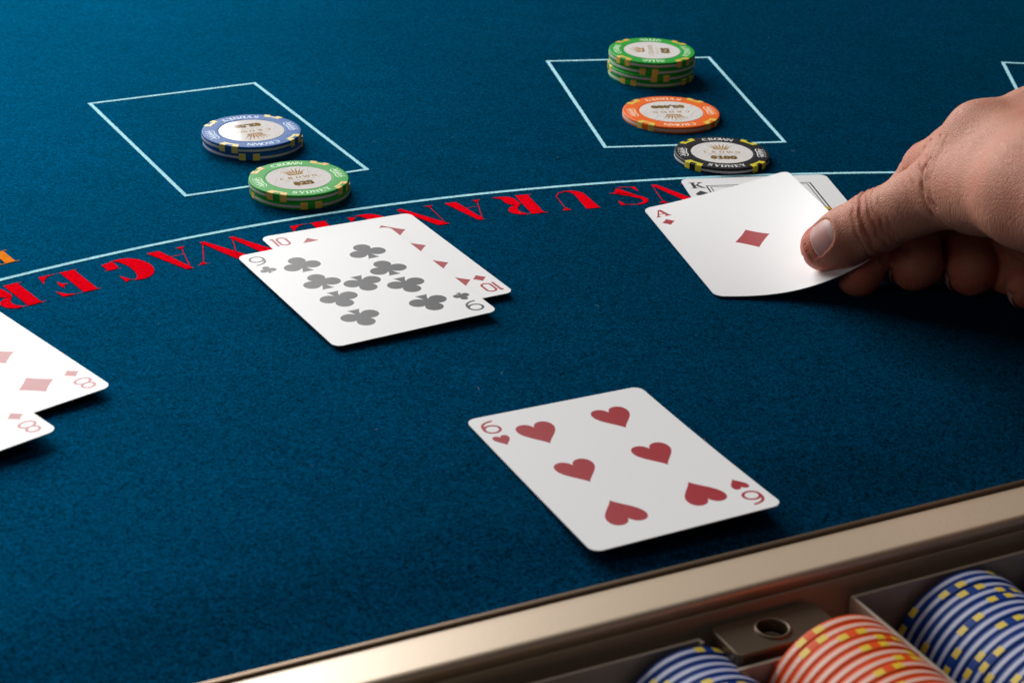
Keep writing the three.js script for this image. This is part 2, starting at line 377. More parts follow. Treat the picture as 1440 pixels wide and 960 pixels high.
// ---------------------------------------------------------------- playing cards
const CW = 0.0635, CH = 0.0889, PX = 12;
const RED = '#a4001a', INK = '#36363b';
function pip(c, suit, x, y, w, h, flip, col) {
  c.save(); c.translate(x, y); if (flip) c.rotate(Math.PI); c.scale(w / 2, h / 2); c.fillStyle = col; c.beginPath();
  if (suit === 'diamond') { c.moveTo(0, -1); c.quadraticCurveTo(0.44, -0.46, 1, 0); c.quadraticCurveTo(0.44, 0.46, 0, 1); c.quadraticCurveTo(-0.44, 0.46, -1, 0); c.quadraticCurveTo(-0.44, -0.46, 0, -1); }
  if (suit === 'heart') { c.moveTo(0, 1); c.bezierCurveTo(-0.25, 0.55, -1, 0.1, -1, -0.45); c.bezierCurveTo(-1, -1.1, -0.15, -1.15, 0, -0.55); c.bezierCurveTo(0.15, -1.15, 1, -1.1, 1, -0.45); c.bezierCurveTo(1, 0.1, 0.25, 0.55, 0, 1); }
  if (suit === 'spade') { c.moveTo(0, -1); c.bezierCurveTo(0.25, -0.55, 1, -0.15, 1, 0.32); c.bezierCurveTo(1, 0.85, 0.25, 0.85, 0.08, 0.45); c.quadraticCurveTo(0.1, 0.8, 0.35, 1); c.lineTo(-0.35, 1); c.quadraticCurveTo(-0.1, 0.8, -0.08, 0.45); c.bezierCurveTo(-0.25, 0.85, -1, 0.85, -1, 0.32); c.bezierCurveTo(-1, -0.15, -0.25, -0.55, 0, -1); }
  c.fill();
  if (suit === 'club') {
    for (const [a, b] of [[0, -0.52], [-0.54, 0.22], [0.54, 0.22]]) { c.beginPath(); c.ellipse(a, b, 0.46, 0.475, 0, 0, 7); c.fill(); }
    c.beginPath(); c.moveTo(-0.12, -0.1); c.lineTo(0.12, -0.1); c.quadraticCurveTo(0.06, 0.65, 0.34, 1); c.lineTo(-0.34, 1); c.quadraticCurveTo(-0.06, 0.65, -0.12, -0.1); c.fill();
    c.beginPath(); c.arc(0, 0.05, 0.2, 0, 7); c.fill();
  }
  c.restore();
}
function numeral(c, ch, x, y, col) {                                // thin upright numerals, centre at x, y, 8.2 mm tall
  c.save(); c.translate(x, y); c.strokeStyle = c.fillStyle = col; c.lineWidth = 0.92; c.lineCap = 'butt'; c.lineJoin = 'round';
  const el = (a, b, rx, ry, s = 0, e = 7) => { c.beginPath(); c.ellipse(a, b, rx, ry, 0, s, e); c.stroke(); };
  if (ch === '6' || ch === '9') {
    if (ch === '9') c.rotate(Math.PI);
    el(0, 1.3, 2.6, 2.45);
    c.beginPath(); c.moveTo(-2.6, 1.3); c.bezierCurveTo(-2.7, -2.4, -0.9, -3.9, 2.2, -3.85); c.stroke();
  } else if (ch === '8') { el(0, -1.95, 2.1, 1.85); el(0, 1.85, 2.65, 2.0); }
  else if (ch === '10') { c.beginPath(); c.moveTo(-2.4, -3.9); c.lineTo(-2.4, 3.9); c.stroke(); c.beginPath(); c.moveTo(-2.4, -3.9); c.lineTo(-3.3, -3.0); c.stroke(); c.beginPath(); c.roundRect(-0.9, -3.7, 3.6, 7.4, 1.75); c.stroke(); }
  else { c.font = 'bold 9.6px serif'; c.textAlign = 'center'; c.scale(0.92, 1); c.fillText(ch, 0, 3.5); }
  c.restore();
}
const LX = 18.3, RX = 45.2, MX = 31.75, Y4 = [18.2, 36.0, 53.6, 71.4], Y3 = [17.2, 44.45, 71.7];
const LAYOUT = {
  '6': [LX, RX].flatMap((x) => Y3.map((y) => [x, y, y > 60])),
  '8': [...[LX, RX].flatMap((x) => Y3.map((y) => [x, y, y > 60])), [MX, 31, false], [MX, 58, true]],
  '9': [...[LX, RX].flatMap((x) => Y4.map((y) => [x, y, y > 44])), [MX, 44.9, true]],
  '10': [...[16.2, 47.5].flatMap((x) => [15.9, 34.2, 53.4, 71.8].map((y) => [x, y, y > 44])), [MX, 25, false], [MX, 63.5, true]],
  A: [[MX, 44.45, false]], K: [],
};
function cardTexture(rank, suit) {
  return canvasTex(Math.round(63.5 * PX), Math.round(88.9 * PX), (c, w, h) => {
    c.fillStyle = '#eff0f1'; c.fillRect(0, 0, w, h);
    c.scale(PX, PX);
    const col = suit === 'heart' || suit === 'diamond' ? RED : INK;
    const S = { heart: [12.8, 14.8], diamond: [12.6, 13.2], club: [14.4, 14.2], spade: [13, 14] }[suit];
    if (rank === 'K') {
      // a plain double frame with a loose patterned filling in place of the court figure
      c.strokeStyle = '#121214'; c.lineWidth = 0.6; c.strokeRect(9.4, 8.8, 44.7, 71.3); c.lineWidth = 0.36; c.strokeRect(10.9, 10.3, 41.7, 68.3);
      pip(c, 'spade', 16.7, 17.5, 8.5, 9.5, false, INK); pip(c, 'spade', 46.8, 71.4, 8.5, 9.5, true, INK);
      const cl = ['#d8b32c', '#1c1c20', '#a3182b', '#28407c', '#f1efec'];
      for (let k = 0; k < 2; k++) {
        c.save(); if (k) { c.translate(63.5, 88.9); c.rotate(Math.PI); }
        c.fillStyle = cl[0]; c.fillRect(22.5, 10.3, 8, 3.2); c.fillRect(50.6, 36.4, 3.4, 3.2); c.fillStyle = cl[1]; c.fillRect(51, 39.6, 3.1, 9); c.fillStyle = cl[4]; c.fillRect(51.6, 41.4, 1.6, 1.4); c.fillRect(32, 11.5, 4, 5);
        for (let i = 0; i < 90; i++) { c.fillStyle = cl[i % 5]; c.beginPath(); const x = 24 + (i % 9) * 2.9, y = 18 + ((i / 9) | 0) * 2.6; c.moveTo(x, y); c.lineTo(x + 2.6, y + 0.6); c.lineTo(x + 1.8, y + 2.3); c.lineTo(x - 0.4, y + 1.8); c.fill(); }
        c.restore();
      }
    }
    const big = rank === 'A' ? [14.4, 15.6] : rank === '10' ? [13.8, 15.8] : S;
    for (const [x, y, f] of LAYOUT[rank]) pip(c, suit, x, y, big[0], big[1], f, col);
    for (const f of [false, true]) {
      c.save(); if (f) { c.translate(63.5, 88.9); c.rotate(Math.PI); }
      numeral(c, rank, 5.5, 7.7, col);
      pip(c, suit, 5.5, 17.0, S[0] * 0.43, S[1] * 0.45, false, col);
      c.restore();
    }
  });
}
const cardMats = {};
const cardMat = (rank, suit) => cardMats[rank + suit] ||= std({ map: cardTexture(rank, suit), roughness: 0.45, specularIntensity: 0.95, ior: 1.5 });
// a card as a thin bent solid: place(u, v) gives the point of its face, u across (0..1), v down (0..1)
function cardGeo(place, nu = 20, nv = 26, thick = 0.0003) {
  const R = 0.0034, ring = [], pos = [], uv = [], idx = [];
  const inside = (x, y) => { const qx = Math.max(R - x, x - (CW - R), 0), qy = Math.max(R - y, y - (CH - R), 0); return Math.hypot(qx, qy) <= R + 1e-9; };
  const pull = (x, y) => {                                          // grid points outside a rounded corner move onto its arc
    const cx = clamp(x, R, CW - R), cy = clamp(y, R, CH - R), dx = x - cx, dy = y - cy, l = Math.hypot(dx, dy);
    return l > R ? [cx + dx * R / l, cy + dy * R / l] : [x, y];
  };
  const xs = [], ys = [];
  const cuts = [0, 0.12, 0.3, 0.55, 0.8, 1].map((k) => k * R);
  for (const k of cuts) { xs.push(k); ys.push(k); }
  for (let i = 1; i < nu; i++) xs.push(R + (CW - 2 * R) * i / nu);
  for (let i = 1; i < nv; i++) ys.push(R + (CH - 2 * R) * i / nv);
  for (const k of cuts.slice().reverse()) { xs.push(CW - k); ys.push(CH - k); }
  const nx = xs.length, ny = ys.length, e = 1e-4;
  for (const side of [0, 1]) for (let j = 0; j < ny; j++) for (let i = 0; i < nx; i++) {
    const [x, y] = pull(xs[i], ys[j]), u = x / CW, v = y / CH, p = place(u, v);
    const du = place(Math.min(1, u + e), v).sub(place(Math.max(0, u - e), v)), dv = place(u, Math.min(1, v + e)).sub(place(u, Math.max(0, v - e)));
    const n = dv.cross(du).normalize();
    if (side) p.addScaledVector(n, -thick);
    pos.push(p.x, p.y, p.z);
    uv.push(side ? 0.5 : u, side ? 0.985 : 1 - v);
  }
  const at = (s, i, j) => s * nx * ny + j * nx + i;
  for (let j = 0; j + 1 < ny; j++) for (let i = 0; i + 1 < nx; i++) {
    idx.push(at(0, i, j), at(0, i, j + 1), at(0, i + 1, j), at(0, i + 1, j), at(0, i, j + 1), at(0, i + 1, j + 1));
    idx.push(at(1, i, j), at(1, i + 1, j), at(1, i, j + 1), at(1, i + 1, j), at(1, i + 1, j + 1), at(1, i, j + 1));
  }
  for (let i = 0; i < nx; i++) ring.push([i, 0]); for (let j = 1; j < ny; j++) ring.push([nx - 1, j]);
  for (let i = nx - 2; i >= 0; i--) ring.push([i, ny - 1]); for (let j = ny - 2; j > 0; j--) ring.push([0, j]);
  const base = pos.length / 3;
  for (const [i, j] of ring) for (const s of [0, 1]) { const a = at(s, i, j) * 3; pos.push(pos[a], pos[a + 1], pos[a + 2]); uv.push(0.5, 0.985); }
  for (let k = 0; k < ring.length; k++) { const a = base + 2 * k, b = base + 2 * ((k + 1) % ring.length); idx.push(a, b, a + 1, b, b + 1, a + 1); }
  return geom(pos, idx, uv);
}
// origin = far-left corner of the face (metres), yaw in degrees, height(u, v) above the table plane
function flat(ox, oz, yaw, height) {
  const c = Math.cos(yaw * D2R), s = Math.sin(yaw * D2R);
  return (u, v) => V(ox + c * u * CW + s * v * CH, height(u, v), oz - s * u * CW + c * v * CH);
}
const card = (rank, suit, place, label, group) => tag(mesh('playing_card', cardGeo(place), cardMat(rank, suit), scene), label, 'playing card', group);
card('6', 'heart', flat(-0.0142, -0.5770, 26.2, (u, v) => 0.0009 + 0.0016 * v * v * (0.35 + u) + 0.0004 * u), 'six of hearts lying alone on the felt next to the metal rail');
card('10', 'diamond', flat(-0.0984, -0.7244, 28.97, (u, v) => 0.0007 + 0.0014 * v * u + 0.0006 * (1 - u) * v), 'ten of diamonds half hidden under the nine of clubs');
card('9', 'club', flat(-0.1047, -0.7036, 29.93, (u, v) => 0.0012 + 0.0014 * u + 0.0004 * v), 'nine of clubs lying face up on top of the ten of diamonds');
card('K', 'spade', flat(0.0683, -0.8039, 9.97, (u, v) => 0.0006 + 0.0003 * u), 'king of spades mostly covered by the ace of diamonds');
{
  const corner = (bx, bz, yaw, h) => { const c = Math.cos(yaw * D2R), s = Math.sin(yaw * D2R); return flat(bx - c * CW - s * CH, bz + s * CW - c * CH, yaw, h); };
  card('8', 'diamond', corner(-0.1292, -0.5888, 41.0, (u, v) => 0.0008 + 0.0022 * u * v), 'upper eight of diamonds at the left edge, partly under a second eight');
  card('8', 'diamond', corner(-0.1394, -0.5553, 42.5, (u, v) => 0.0022 + 0.0020 * u * v), 'lower eight of diamonds at the left edge, lying on top of the other eight');
}
// ---- the ace, lifted at its right side by the hand
const ACE = [V(0.0512, 0, -0.7678), V(0.1106, 0, -0.7872), V(0.0741, 0, -0.6822), V(0.1310, 0, -0.6845)];
const aceH = (u, v) => {
  const far = 0.0112 * u ** 1.25, near = 0.0172 * u ** 2.7;
  return 0.0010 + far * (1 - v) + near * v;
};
const acePlace = (u, v) => {
  const a = ACE[0].clone().lerp(ACE[1], u), b = ACE[2].clone().lerp(ACE[3], u), p = a.lerp(b, v);
  p.y = aceH(u, v); return p;
};
card('A', 'diamond', acePlace, 'ace of diamonds with its right corner lifted between thumb and finger');

// ---------------------------------------------------------------- chips
const CT = 0.0031;                                                    // thickness of a chip
function latheBody(R) {
  const p = [[0, 0], [R - 0.0004, 0], [R - 0.0001, 0.0001], [R, 0.0004], [R, CT - 0.0005], [R - 0.00012, CT - 0.00015], [R - 0.0005, CT], [R * 0.690, CT], [R * 0.680, CT - 0.00018], [R * 0.668, CT - 0.00018], [R * 0.660, CT - 0.0001], [0, CT - 0.0001]];
  const pts = []; p.forEach(([a, b], i) => { pts.push(new THREE.Vector2(Math.max(a, 1e-6), b)); });
  const g = new THREE.LatheGeometry(pts, 72), q = g.attributes.position, uv = g.attributes.uv;
  for (let i = 0; i < q.count; i++) {
    const x = q.getX(i), z = q.getZ(i), k = q.getY(i) < CT * 0.75 ? 0.985 : 1;
    uv.setXY(i, 0.5 + x / (2.06 * R) * k, 0.5 - z / (2.06 * R) * k);
  }
  g.computeVertexNormals();
  return g;
}
function sector(r0, r1, a0, a1, y0, y1, n = 8) {                       // a block of a ring
  const pos = [], idx = [];
  for (let i = 0; i <= n; i++) {
    const a = a0 + (a1 - a0) * i / n, c = Math.cos(a), s = Math.sin(a), b = 0.00018;
    for (const [r, y] of [[r0, y0], [r1, y0], [r1, y1 - b], [r1 - b, y1], [r0, y1]]) pos.push(c * r, y, s * r);
  }
  for (let i = 0; i < n; i++) for (let k = 0; k < 5; k++) { const a = i * 5 + k, b = i * 5 + (k + 1) % 5; idx.push(a, a + 5, b, b, a + 5, b + 5); }
  for (const o of [0, n * 5]) { const t = [[0, 1, 4], [1, 2, 4], [2, 3, 4]]; for (const [a, b, c] of t) o ? idx.push(o + a, o + c, o + b) : idx.push(a, b, c); }
  let g = geom(pos, idx); g = g.toNonIndexed(); g.computeVertexNormals(); return g;
}
const chipGeo = new Map();
function chipParts(R, small = false) {
  const key = R + (small ? 's' : ''); if (chipGeo.has(key)) return chipGeo.get(key);
  const mid = [45, 135, 225, 315].map((a) => a * D2R), leg = (small ? 0.0029 : 0.0029) / R, gap = 0.0031 / R, sy0 = small ? CT * 0.17 : 0.00008, sy1 = small ? CT * 0.85 : CT + 0.00006, half = gap / 2 + leg;
  const spot = (m) => mergeGeometries([
    sector(R * 0.93, R + 0.00007, m - half, m - gap / 2, sy0, sy1, 4),
    sector(R * 0.93, R + 0.00007, m + gap / 2, m + half, sy0, sy1, 4),
    sector(R * 0.865, R * 0.932, m - half * 0.92, m + half * 0.92, CT - 0.0004, CT + 0.000055, 8),
  ]);
  const stripe = mergeGeometries(mid.map((m, i) => {
    const a = m + half - 0.002, b = mid[(i + 1) % 4] - half + 0.002 + (i === 3 ? Math.PI * 2 : 0);
    return sector(R - 0.0006, R + 0.00004, a, b, CT * (small ? 0.29 : 0.33), CT * (small ? 0.73 : 0.69), 14);
  }));
  const label = new THREE.CircleGeometry(R * 0.655, 56); label.rotateX(-Math.PI / 2); label.translate(0, CT - 0.00004, 0);
  const parts = { body: latheBody(R), spots: mid.map(spot), stripe, label };
  chipGeo.set(key, parts);
  return parts;
}
function ringTexture(base, ink, light) {                                // print on the coloured ring of a chip
  return canvasTex(768, 768, (c, w) => {
    c.fillStyle = base; c.fillRect(0, 0, w, w);
    c.translate(w / 2, w / 2);
    const r = w / 2.06;
    c.fillStyle = light; c.globalAlpha = 0.25; for (let i = 0; i < 900; i++) { const a = rnd() * 7, d = r * Math.sqrt(rnd()); c.fillRect(d * Math.cos(a), d * Math.sin(a), 1.6, 1.6); } c.globalAlpha = 1;
    c.fillStyle = c.strokeStyle = ink;
    const word = (t, flip) => {
      c.font = `bold ${Math.round(r * 0.19)}px serif`; c.textAlign = 'center'; c.textBaseline = 'middle';
      const step = (flip ? -1 : 1) * 0.168;
      [...t].forEach((ch, i) => {
        const a = (i - (t.length - 1) / 2) * step; c.save(); c.rotate(a); c.translate(0, (flip ? 1 : -1) * r * 0.825); c.fillText(ch, 0, 0); c.restore();
      });
    };
    word('CROWN', false); word('SYDNEY', true);
    for (const s of [-1, 1]) {                                         // fan-shaped ornaments at the two sides
      c.save(); c.rotate(s * Math.PI / 2); c.translate(0, -r * 0.80);
      for (let k = -2; k <= 2; k++) {
        c.save(); c.translate(k * r * 0.075, 0); c.rotate(k * 0.32);
        c.beginPath(); c.ellipse(0, -r * 0.03, r * 0.022, r * 0.065, 0, 0, 7); c.fill();
        c.beginPath(); c.arc(0, -r * 0.115, r * 0.016, 0, 7); c.fill(); c.restore();
      }
      c.lineWidth = r * 0.022;
      for (const q of [-1, 1]) { c.beginPath(); c.moveTo(0, r * 0.06); c.bezierCurveTo(q * r * 0.08, r * 0.02, q * r * 0.16, r * 0.12, q * r * 0.25, r * 0.03); c.stroke(); c.beginPath(); c.arc(q * r * 0.235, -r * 0.01, r * 0.02, 0, 7); c.fill(); }
      c.restore();
    }
  });
}
function labelTexture(value) {
  return canvasTex(512, 512, (c, w) => {
    c.fillStyle = '#efebe8'; c.fillRect(0, 0, w, w);
    for (let i = 0; i < 70; i++) {                                    // veins of the marble pattern
      c.strokeStyle = rnd() < 0.5 ? 'rgba(150,140,150,0.35)' : 'rgba(245,243,240,0.7)'; c.lineWidth = 1 + rnd() * 5;
      let x = rnd() * w, y = rnd() * w; c.beginPath(); c.moveTo(x, y);
      const a = -0.7 + (rnd() - 0.5) * 0.9; for (let k = 0; k < 7; k++) { x += 26 * Math.cos(a) + (rnd() - 0.5) * 22; y += 26 * Math.sin(a) + (rnd() - 0.5) * 22; c.lineTo(x, y); } c.stroke();
    }
    c.translate(w / 2, w / 2);
    const gold = '#b0822c'; c.fillStyle = gold; c.strokeStyle = gold;
    c.save(); c.translate(0, -w * 0.17);                              // crown: a fan of plumes on a band
    for (let k = -3; k <= 3; k++) {
      const h = 104 - Math.abs(k) * 7;
      c.save(); c.translate(k * 12, 0); c.rotate(k * 0.23); c.beginPath(); c.moveTo(-3, -8); c.quadraticCurveTo(-12, -h * 0.6, 0, -h); c.quadraticCurveTo(12, -h * 0.6, 3, -8); c.fill();
      c.beginPath(); c.arc(0, -h - 9, 6, 0, 7); c.fill(); c.restore();
    }
    c.beginPath(); c.moveTo(-66, -10); c.quadraticCurveTo(0, 8, 66, -10); c.lineTo(60, 12); c.quadraticCurveTo(0, 28, -60, 12); c.fill(); c.restore();
    c.textAlign = 'center'; c.textBaseline = 'middle';
    const spaced = (t, y, size, gap) => { c.font = `bold ${size}px serif`; [...t].forEach((ch, i) => c.fillText(ch, (i - (t.length - 1) / 2) * gap, y)); };
    spaced('CROWN', -w * 0.02, 60, 66);
    c.fillStyle = '#c3a670'; spaced('SYDNEY', w * 0.09, 28, 40);
    c.font = `bold ${value.length > 4 ? 88 : 96}px serif`;
    c.lineWidth = 13; c.strokeStyle = '#1f1710'; c.lineJoin = 'round'; c.strokeText(value, 0, w * 0.235);
    c.lineWidth = 3; c.strokeStyle = '#d6a94e'; c.fillStyle = '#5a431e'; c.fillText(value, 0, w * 0.235); c.strokeText(value, 0, w * 0.235);
  });
}
const KIND = {
  green: { ring: '#1fa035', ink: '#dff5d4', light: '#58c860', label: '$25', spot: lin(0.78, 0.50, 0.07), stripe: lin(0.56, 0.52, 0.52) },
  blue: { ring: '#0058a2', ink: '#d8e6fa', light: '#4f8ad0', label: '$2.50', spot: lin(0.74, 0.60, 0.14), stripe: lin(0.52, 0.53, 0.58) },
  orange: { ring: '#f06a1c', ink: '#ffe6c6', light: '#ff9a50', label: '$5,000', spot: lin(0.85, 0.62, 0.09), stripe: lin(0.60, 0.52, 0.50) },
  black: { ring: '#1b1b20', ink: '#f0f0ee', light: '#3a3a40', label: '$100', spot: lin(0.78, 0.68, 0.03), stripe: lin(0.50, 0.50, 0.52) },
};
const spotMat = (c) => std({ color: c, roughness: 0.42 });
for (const k of Object.values(KIND)) {
  k.body = std({ map: ringTexture(k.ring, k.ink, k.light), roughness: 0.5, specularIntensity: 0.4 });
  k.stripeMat = std({ color: k.stripe, roughness: 0.45 }); k.spotMat = spotMat(k.spot);
  k.labelMat = std({ map: labelTexture(k.label), roughness: 0.06, specularIntensity: 1.0 });
}
KIND.rackBlue = { body: std({ color: lin(0.001, 0.042, 0.26), roughness: 0.45, specularIntensity: 0.45 }), stripeMat: std({ color: lin(0.52, 0.55, 0.72), roughness: 0.42 }), spotMat: spotMat(lin(0.83, 0.62, 0.07)) };
KIND.rackRed = { body: std({ color: lin(0.80, 0.082, 0.005), roughness: 0.45, specularIntensity: 0.45 }), stripeMat: std({ color: lin(0.84, 0.56, 0.46), roughness: 0.42 }), spotMat: spotMat(lin(0.83, 0.58, 0.03)) };
function chip(kind, R, label, group, withLabel = true) {
  const k = KIND[kind], g = chipParts(R, kind.startsWith('rack')), t = thing('casino_chip', label, 'casino chip', group);
  mesh('body', g.body, k.body, t); mesh('edge_stripe', g.stripe, k.stripeMat, t);
  for (const s of g.spots) mesh('edge_spot', s, k.spotMat, t);
  if (withLabel && k.labelMat) {                                      // planar uv: x to the right, -z up
    mesh('centre_label', g.label, k.labelMat, t);
  }
  return t;
}
const lay = (t, x, y, z, turn) => { t.position.set(x, y, z); t.rotation.y = turn * D2R; return t; };
const GR = 0.0204, BR = 0.0215, KR = 0.0206, OR = 0.0222, TR = 0.0208, sink = 0.0003;
lay(chip('green', GR, 'lower green chip of the pair in front of the two blue chips', 0, false), -0.0886, -sink, -0.7766, 64);
lay(chip('green', GR, 'upper green 25 dollar chip of the pair in front of the two blue chips'), -0.0891, CT - sink, -0.7767, 25);
lay(chip('blue', BR, 'lower blue chip under the blue 2.50 dollar chip', 0, false), -0.1150, -sink, -0.8320, 228);
lay(chip('blue', BR, 'upper blue 2.50 dollar chip with bright glare on its label'), -0.1156, CT - sink, -0.8321, 205);
lay(chip('orange', OR, 'orange 5,000 dollar chip between the green stack and the black chip'), 0.0692, -sink, -0.8857, 190);
lay(chip('black', KR, 'black 100 dollar chip touching the printed box line'), 0.0882, -sink, -0.8328, 3);
const stackTurns = [100, 55, 38, 90], stackWord = ['lowest', 'second from the bottom', 'third from the bottom', 'topmost'];
stackTurns.forEach((a, i) => lay(chip('green', TR, `${stackWord[i]} green chip in the stack of four behind the orange chip`, 0, i === 3), 0.0629 + [0.0002, -0.0002, 0.0003, 0][i], i * CT - sink + i * 0.00004, -0.9489 + [0.0001, 0.0003, -0.0002, 0][i], a));

// rows of chips standing on edge in the rack; the axis of each row points to the dealer
function rackRow(kind, s, y, t, n, text, group, R = 0.0205) {
  const src = chip(kind, R, text, group, false);
  const q = new THREE.Quaternion().setFromRotationMatrix(new THREE.Matrix4().makeBasis(E, N, V(0, -1, 0)));
  src.scale.y = 1.11;
  for (let i = 0; i < n; i++) {
    const o = i ? src.clone() : src;
    if (i) { o.name = numbered('casino_chip'); scene.add(o); o.userData = { ...src.userData }; }
    o.position.copy(onRail(s + (rnd() - 0.5) * 0.0004, y + (rnd() - 0.5) * 0.0004, t + i * 0.00348));
    o.quaternion.copy(q).multiply(new THREE.Quaternion().setFromAxisAngle(V(0, 1, 0), rnd() * Math.PI * 2));
  }
}
rackRow('rackBlue', 0.0024, -0.0276, 0.0288, 9, 'blue chip standing in the row left of the lock', 'blue chips in the rack row left of the lock', 0.0215);
rackRow('rackRed', 0.0418, -0.0204, 0.0424, 15, 'red orange chip standing in the row between the two blue rows', 'red orange chips standing in the rack', 0.0222);
rackRow('rackBlue', 0.0972, -0.0288, 0.0275, 22, 'blue chip standing in the row right of the red orange chips', 'blue chips in the rack row right of the red orange row', 0.0229);
rackRow('rackBlue', 0.1425, -0.0288, 0.0280, 8, 'blue chip standing in the row cut by the right edge of the frame', 'blue chips in the rightmost rack row', 0.0229);

// ---------------------------------------------------------------- the dealer's right hand
// joints in millimetres; the body is one surface from a signed distance field
{
  const P = (a) => V(a[0], a[1], a[2]);
  const thumb = [[114.1, 16.8, -694.5], [130.2, 30.0, -687.3], [154.2, 51.5, -672.3], [170.5, 65.5, -628.0]].map(P);
  const fingers = [
    [[161.2, 68.6, -672.5], [151.2, 45.0, -704.0], [138.0, 20.4, -705.0], [127.5, 6.9, -693.2]],
    [[181.0, 72.0, -675.3], [167.0, 44.5, -716.5], [149.9, 20.2, -716.1], [148.4, 10.8, -696.1]],
    [[199.0, 59.5, -673.4], [184.5, 44.5, -716.5], [169.9, 18.7, -715.9], [169.2, 9.2, -696.0]],
    [[214.2, 46.4, -666.8], [199.0, 35.9, -702.0], [188.4, 14.1, -699.8], [188.3, 8.0, -683.5]],
  ].map((f) => f.map(P));
  const F = V(-0.174, 0.032, -0.984), D = V(0.446, 0.894, -0.049), L = V(-0.878, 0.447, 0.17);   // to the knuckles, out of the back, to the thumb side
  const wrist = P([198.4, 69.0, -594.5]);
  const R4 = [[11.2, 10.4, 9.9, 9.2, 8.6, 8.6], [12.4, 11.2, 10.6, 9.3, 10.4, 9.8], [12, 10.8, 10.1, 9.0, 10.0, 9.4], [11, 9.6, 9.2, 8.5, 8.2, 8.2]];
  // round cones: a, b, ra, rb
  const groups = [];
  const cone = (a, b, ra, rb) => { const d = b.clone().sub(a); return { a, d, l2: d.lengthSq(), ra, rb }; };
  const coneD = (c, x, y, z) => {
    const px = x - c.a.x, py = y - c.a.y, pz = z - c.a.z, t = clamp((px * c.d.x + py * c.d.y + pz * c.d.z) / c.l2);
    return Math.hypot(px - c.d.x * t, py - c.d.y * t, pz - c.d.z * t) - (c.ra + (c.rb - c.ra) * t);
  };
  const smin = (a, b, k) => { const h = Math.max(k - Math.abs(a - b), 0) / k; return Math.min(a, b) - h * h * k * 0.25; };
  fingers.forEach((f, i) => {
    const r = R4[i], m1 = f[0].clone().lerp(f[1], 0.5), m2 = f[1].clone().lerp(f[2], 0.5);
    groups.push([cone(f[0], m1, r[0], r[1]), cone(m1, f[1], r[1], r[2]), cone(f[1], m2, r[2], r[2] * 0.95), cone(m2, f[2], r[2] * 0.95, r[3]), cone(f[2], f[3], r[3], r[4])]);
  });
  const tm = thumb[1].clone().lerp(thumb[2], 0.5), pulp = thumb[0].clone().lerp(thumb[1], 0.42);
  const thumbG = [cone(thumb[0], pulp, 9.0, 10.6), cone(pulp, thumb[1], 10.6, 11.2), cone(thumb[1], tm, 11.2, 11.4), cone(tm, thumb[2], 11.4, 14.0)];
  const at = (o, f, d, l) => o.clone().addScaledVector(F, f).addScaledVector(D, d).addScaledVector(L, l);
  const palm = [];
  fingers.forEach((f, i) => palm.push(cone(f[0], at(wrist, 6, 2, 11 - i * 7.5), R4[i][0], 16)));
  palm.push(cone(thumb[2], thumb[3], 14.0, 17.5), cone(thumb[3], at(wrist, 4, -4, 10), 17.5, 18));
  palm.push(cone(thumb[2].clone().lerp(thumb[3], 0.25), at(fingers[0][0], -20, -8, -2), 12, 12));        // web of the thumb
  palm.push(cone(at(fingers[0][0], -14, -12, -6), at(fingers[3][0], -14, -8, 6), 13, 13));
  palm.push(cone(at(wrist, 34, -10, -12), at(fingers[2][0], -22, -12, 0), 16, 14));
  palm.push(cone(fingers[0][0], fingers[1][0], 10.4, 10.8), cone(fingers[1][0], fingers[2][0], 10.8, 10.4), cone(fingers[2][0], fingers[3][0], 10.4, 9.8));
  palm.push(cone(fingers[1][1], fingers[2][1], 10, 10), cone(fingers[2][1], fingers[3][1], 9.6, 9), cone(fingers[1][2], fingers[2][2], 7.2, 7.2), cone(fingers[2][2], fingers[3][2], 7, 7));
  for (const i of [0, 1, 2]) { const lowP = (f) => V(f[2].x, 13, f[2].z - 3); palm.push(cone(lowP(fingers[i]), lowP(fingers[i + 1]), 6, 6)); const toe = (f) => V(f[3].x, 6.5, f[3].z - 7); palm.push(cone(toe(fingers[i]), toe(fingers[i + 1]), 5.5, 5.5)); }
  palm.push(cone(fingers[1][1].clone().lerp(fingers[1][2], 0.45), fingers[2][1].clone().lerp(fingers[2][2], 0.45), 6, 6), cone(fingers[2][1].clone().lerp(fingers[2][2], 0.45), fingers[3][1].clone().lerp(fingers[3][2], 0.45), 6, 6));
  palm.push(cone(at(wrist, 30, 2, 10), at(fingers[0][0], -14, 1.5, -6), 15, 11.5), cone(at(wrist, 30, 3, 0), at(fingers[1][0], -14, 1.5, 0), 15, 11.5));      // back of the hand
  for (const l of [12, -12]) palm.push(cone(at(wrist, 4, -1, l), at(wrist, -130, 4, l * 1.5), 17, 24));
  // skin folds: rings round a bone, at a share t of its length: [bone, t, depth, width, tilt direction and amount]
  const ring = (a, b, t, depth, w, tilt = 0, wave = 0) => { const d = b.clone().sub(a), l = d.length(); return { a, d: d.divideScalar(l), at: t * l, depth, w, tilt, wave, far: l }; };
  const plane = (p, n, depth, w, wave, reach) => ({ a: p, d: n.clone().normalize(), at: 0, depth, w, tilt: 0, wave, reach });
  const WN = V(0.93, 0.12, 0.33), W0 = thumb[2].clone().addScaledVector(WN, 7.5);
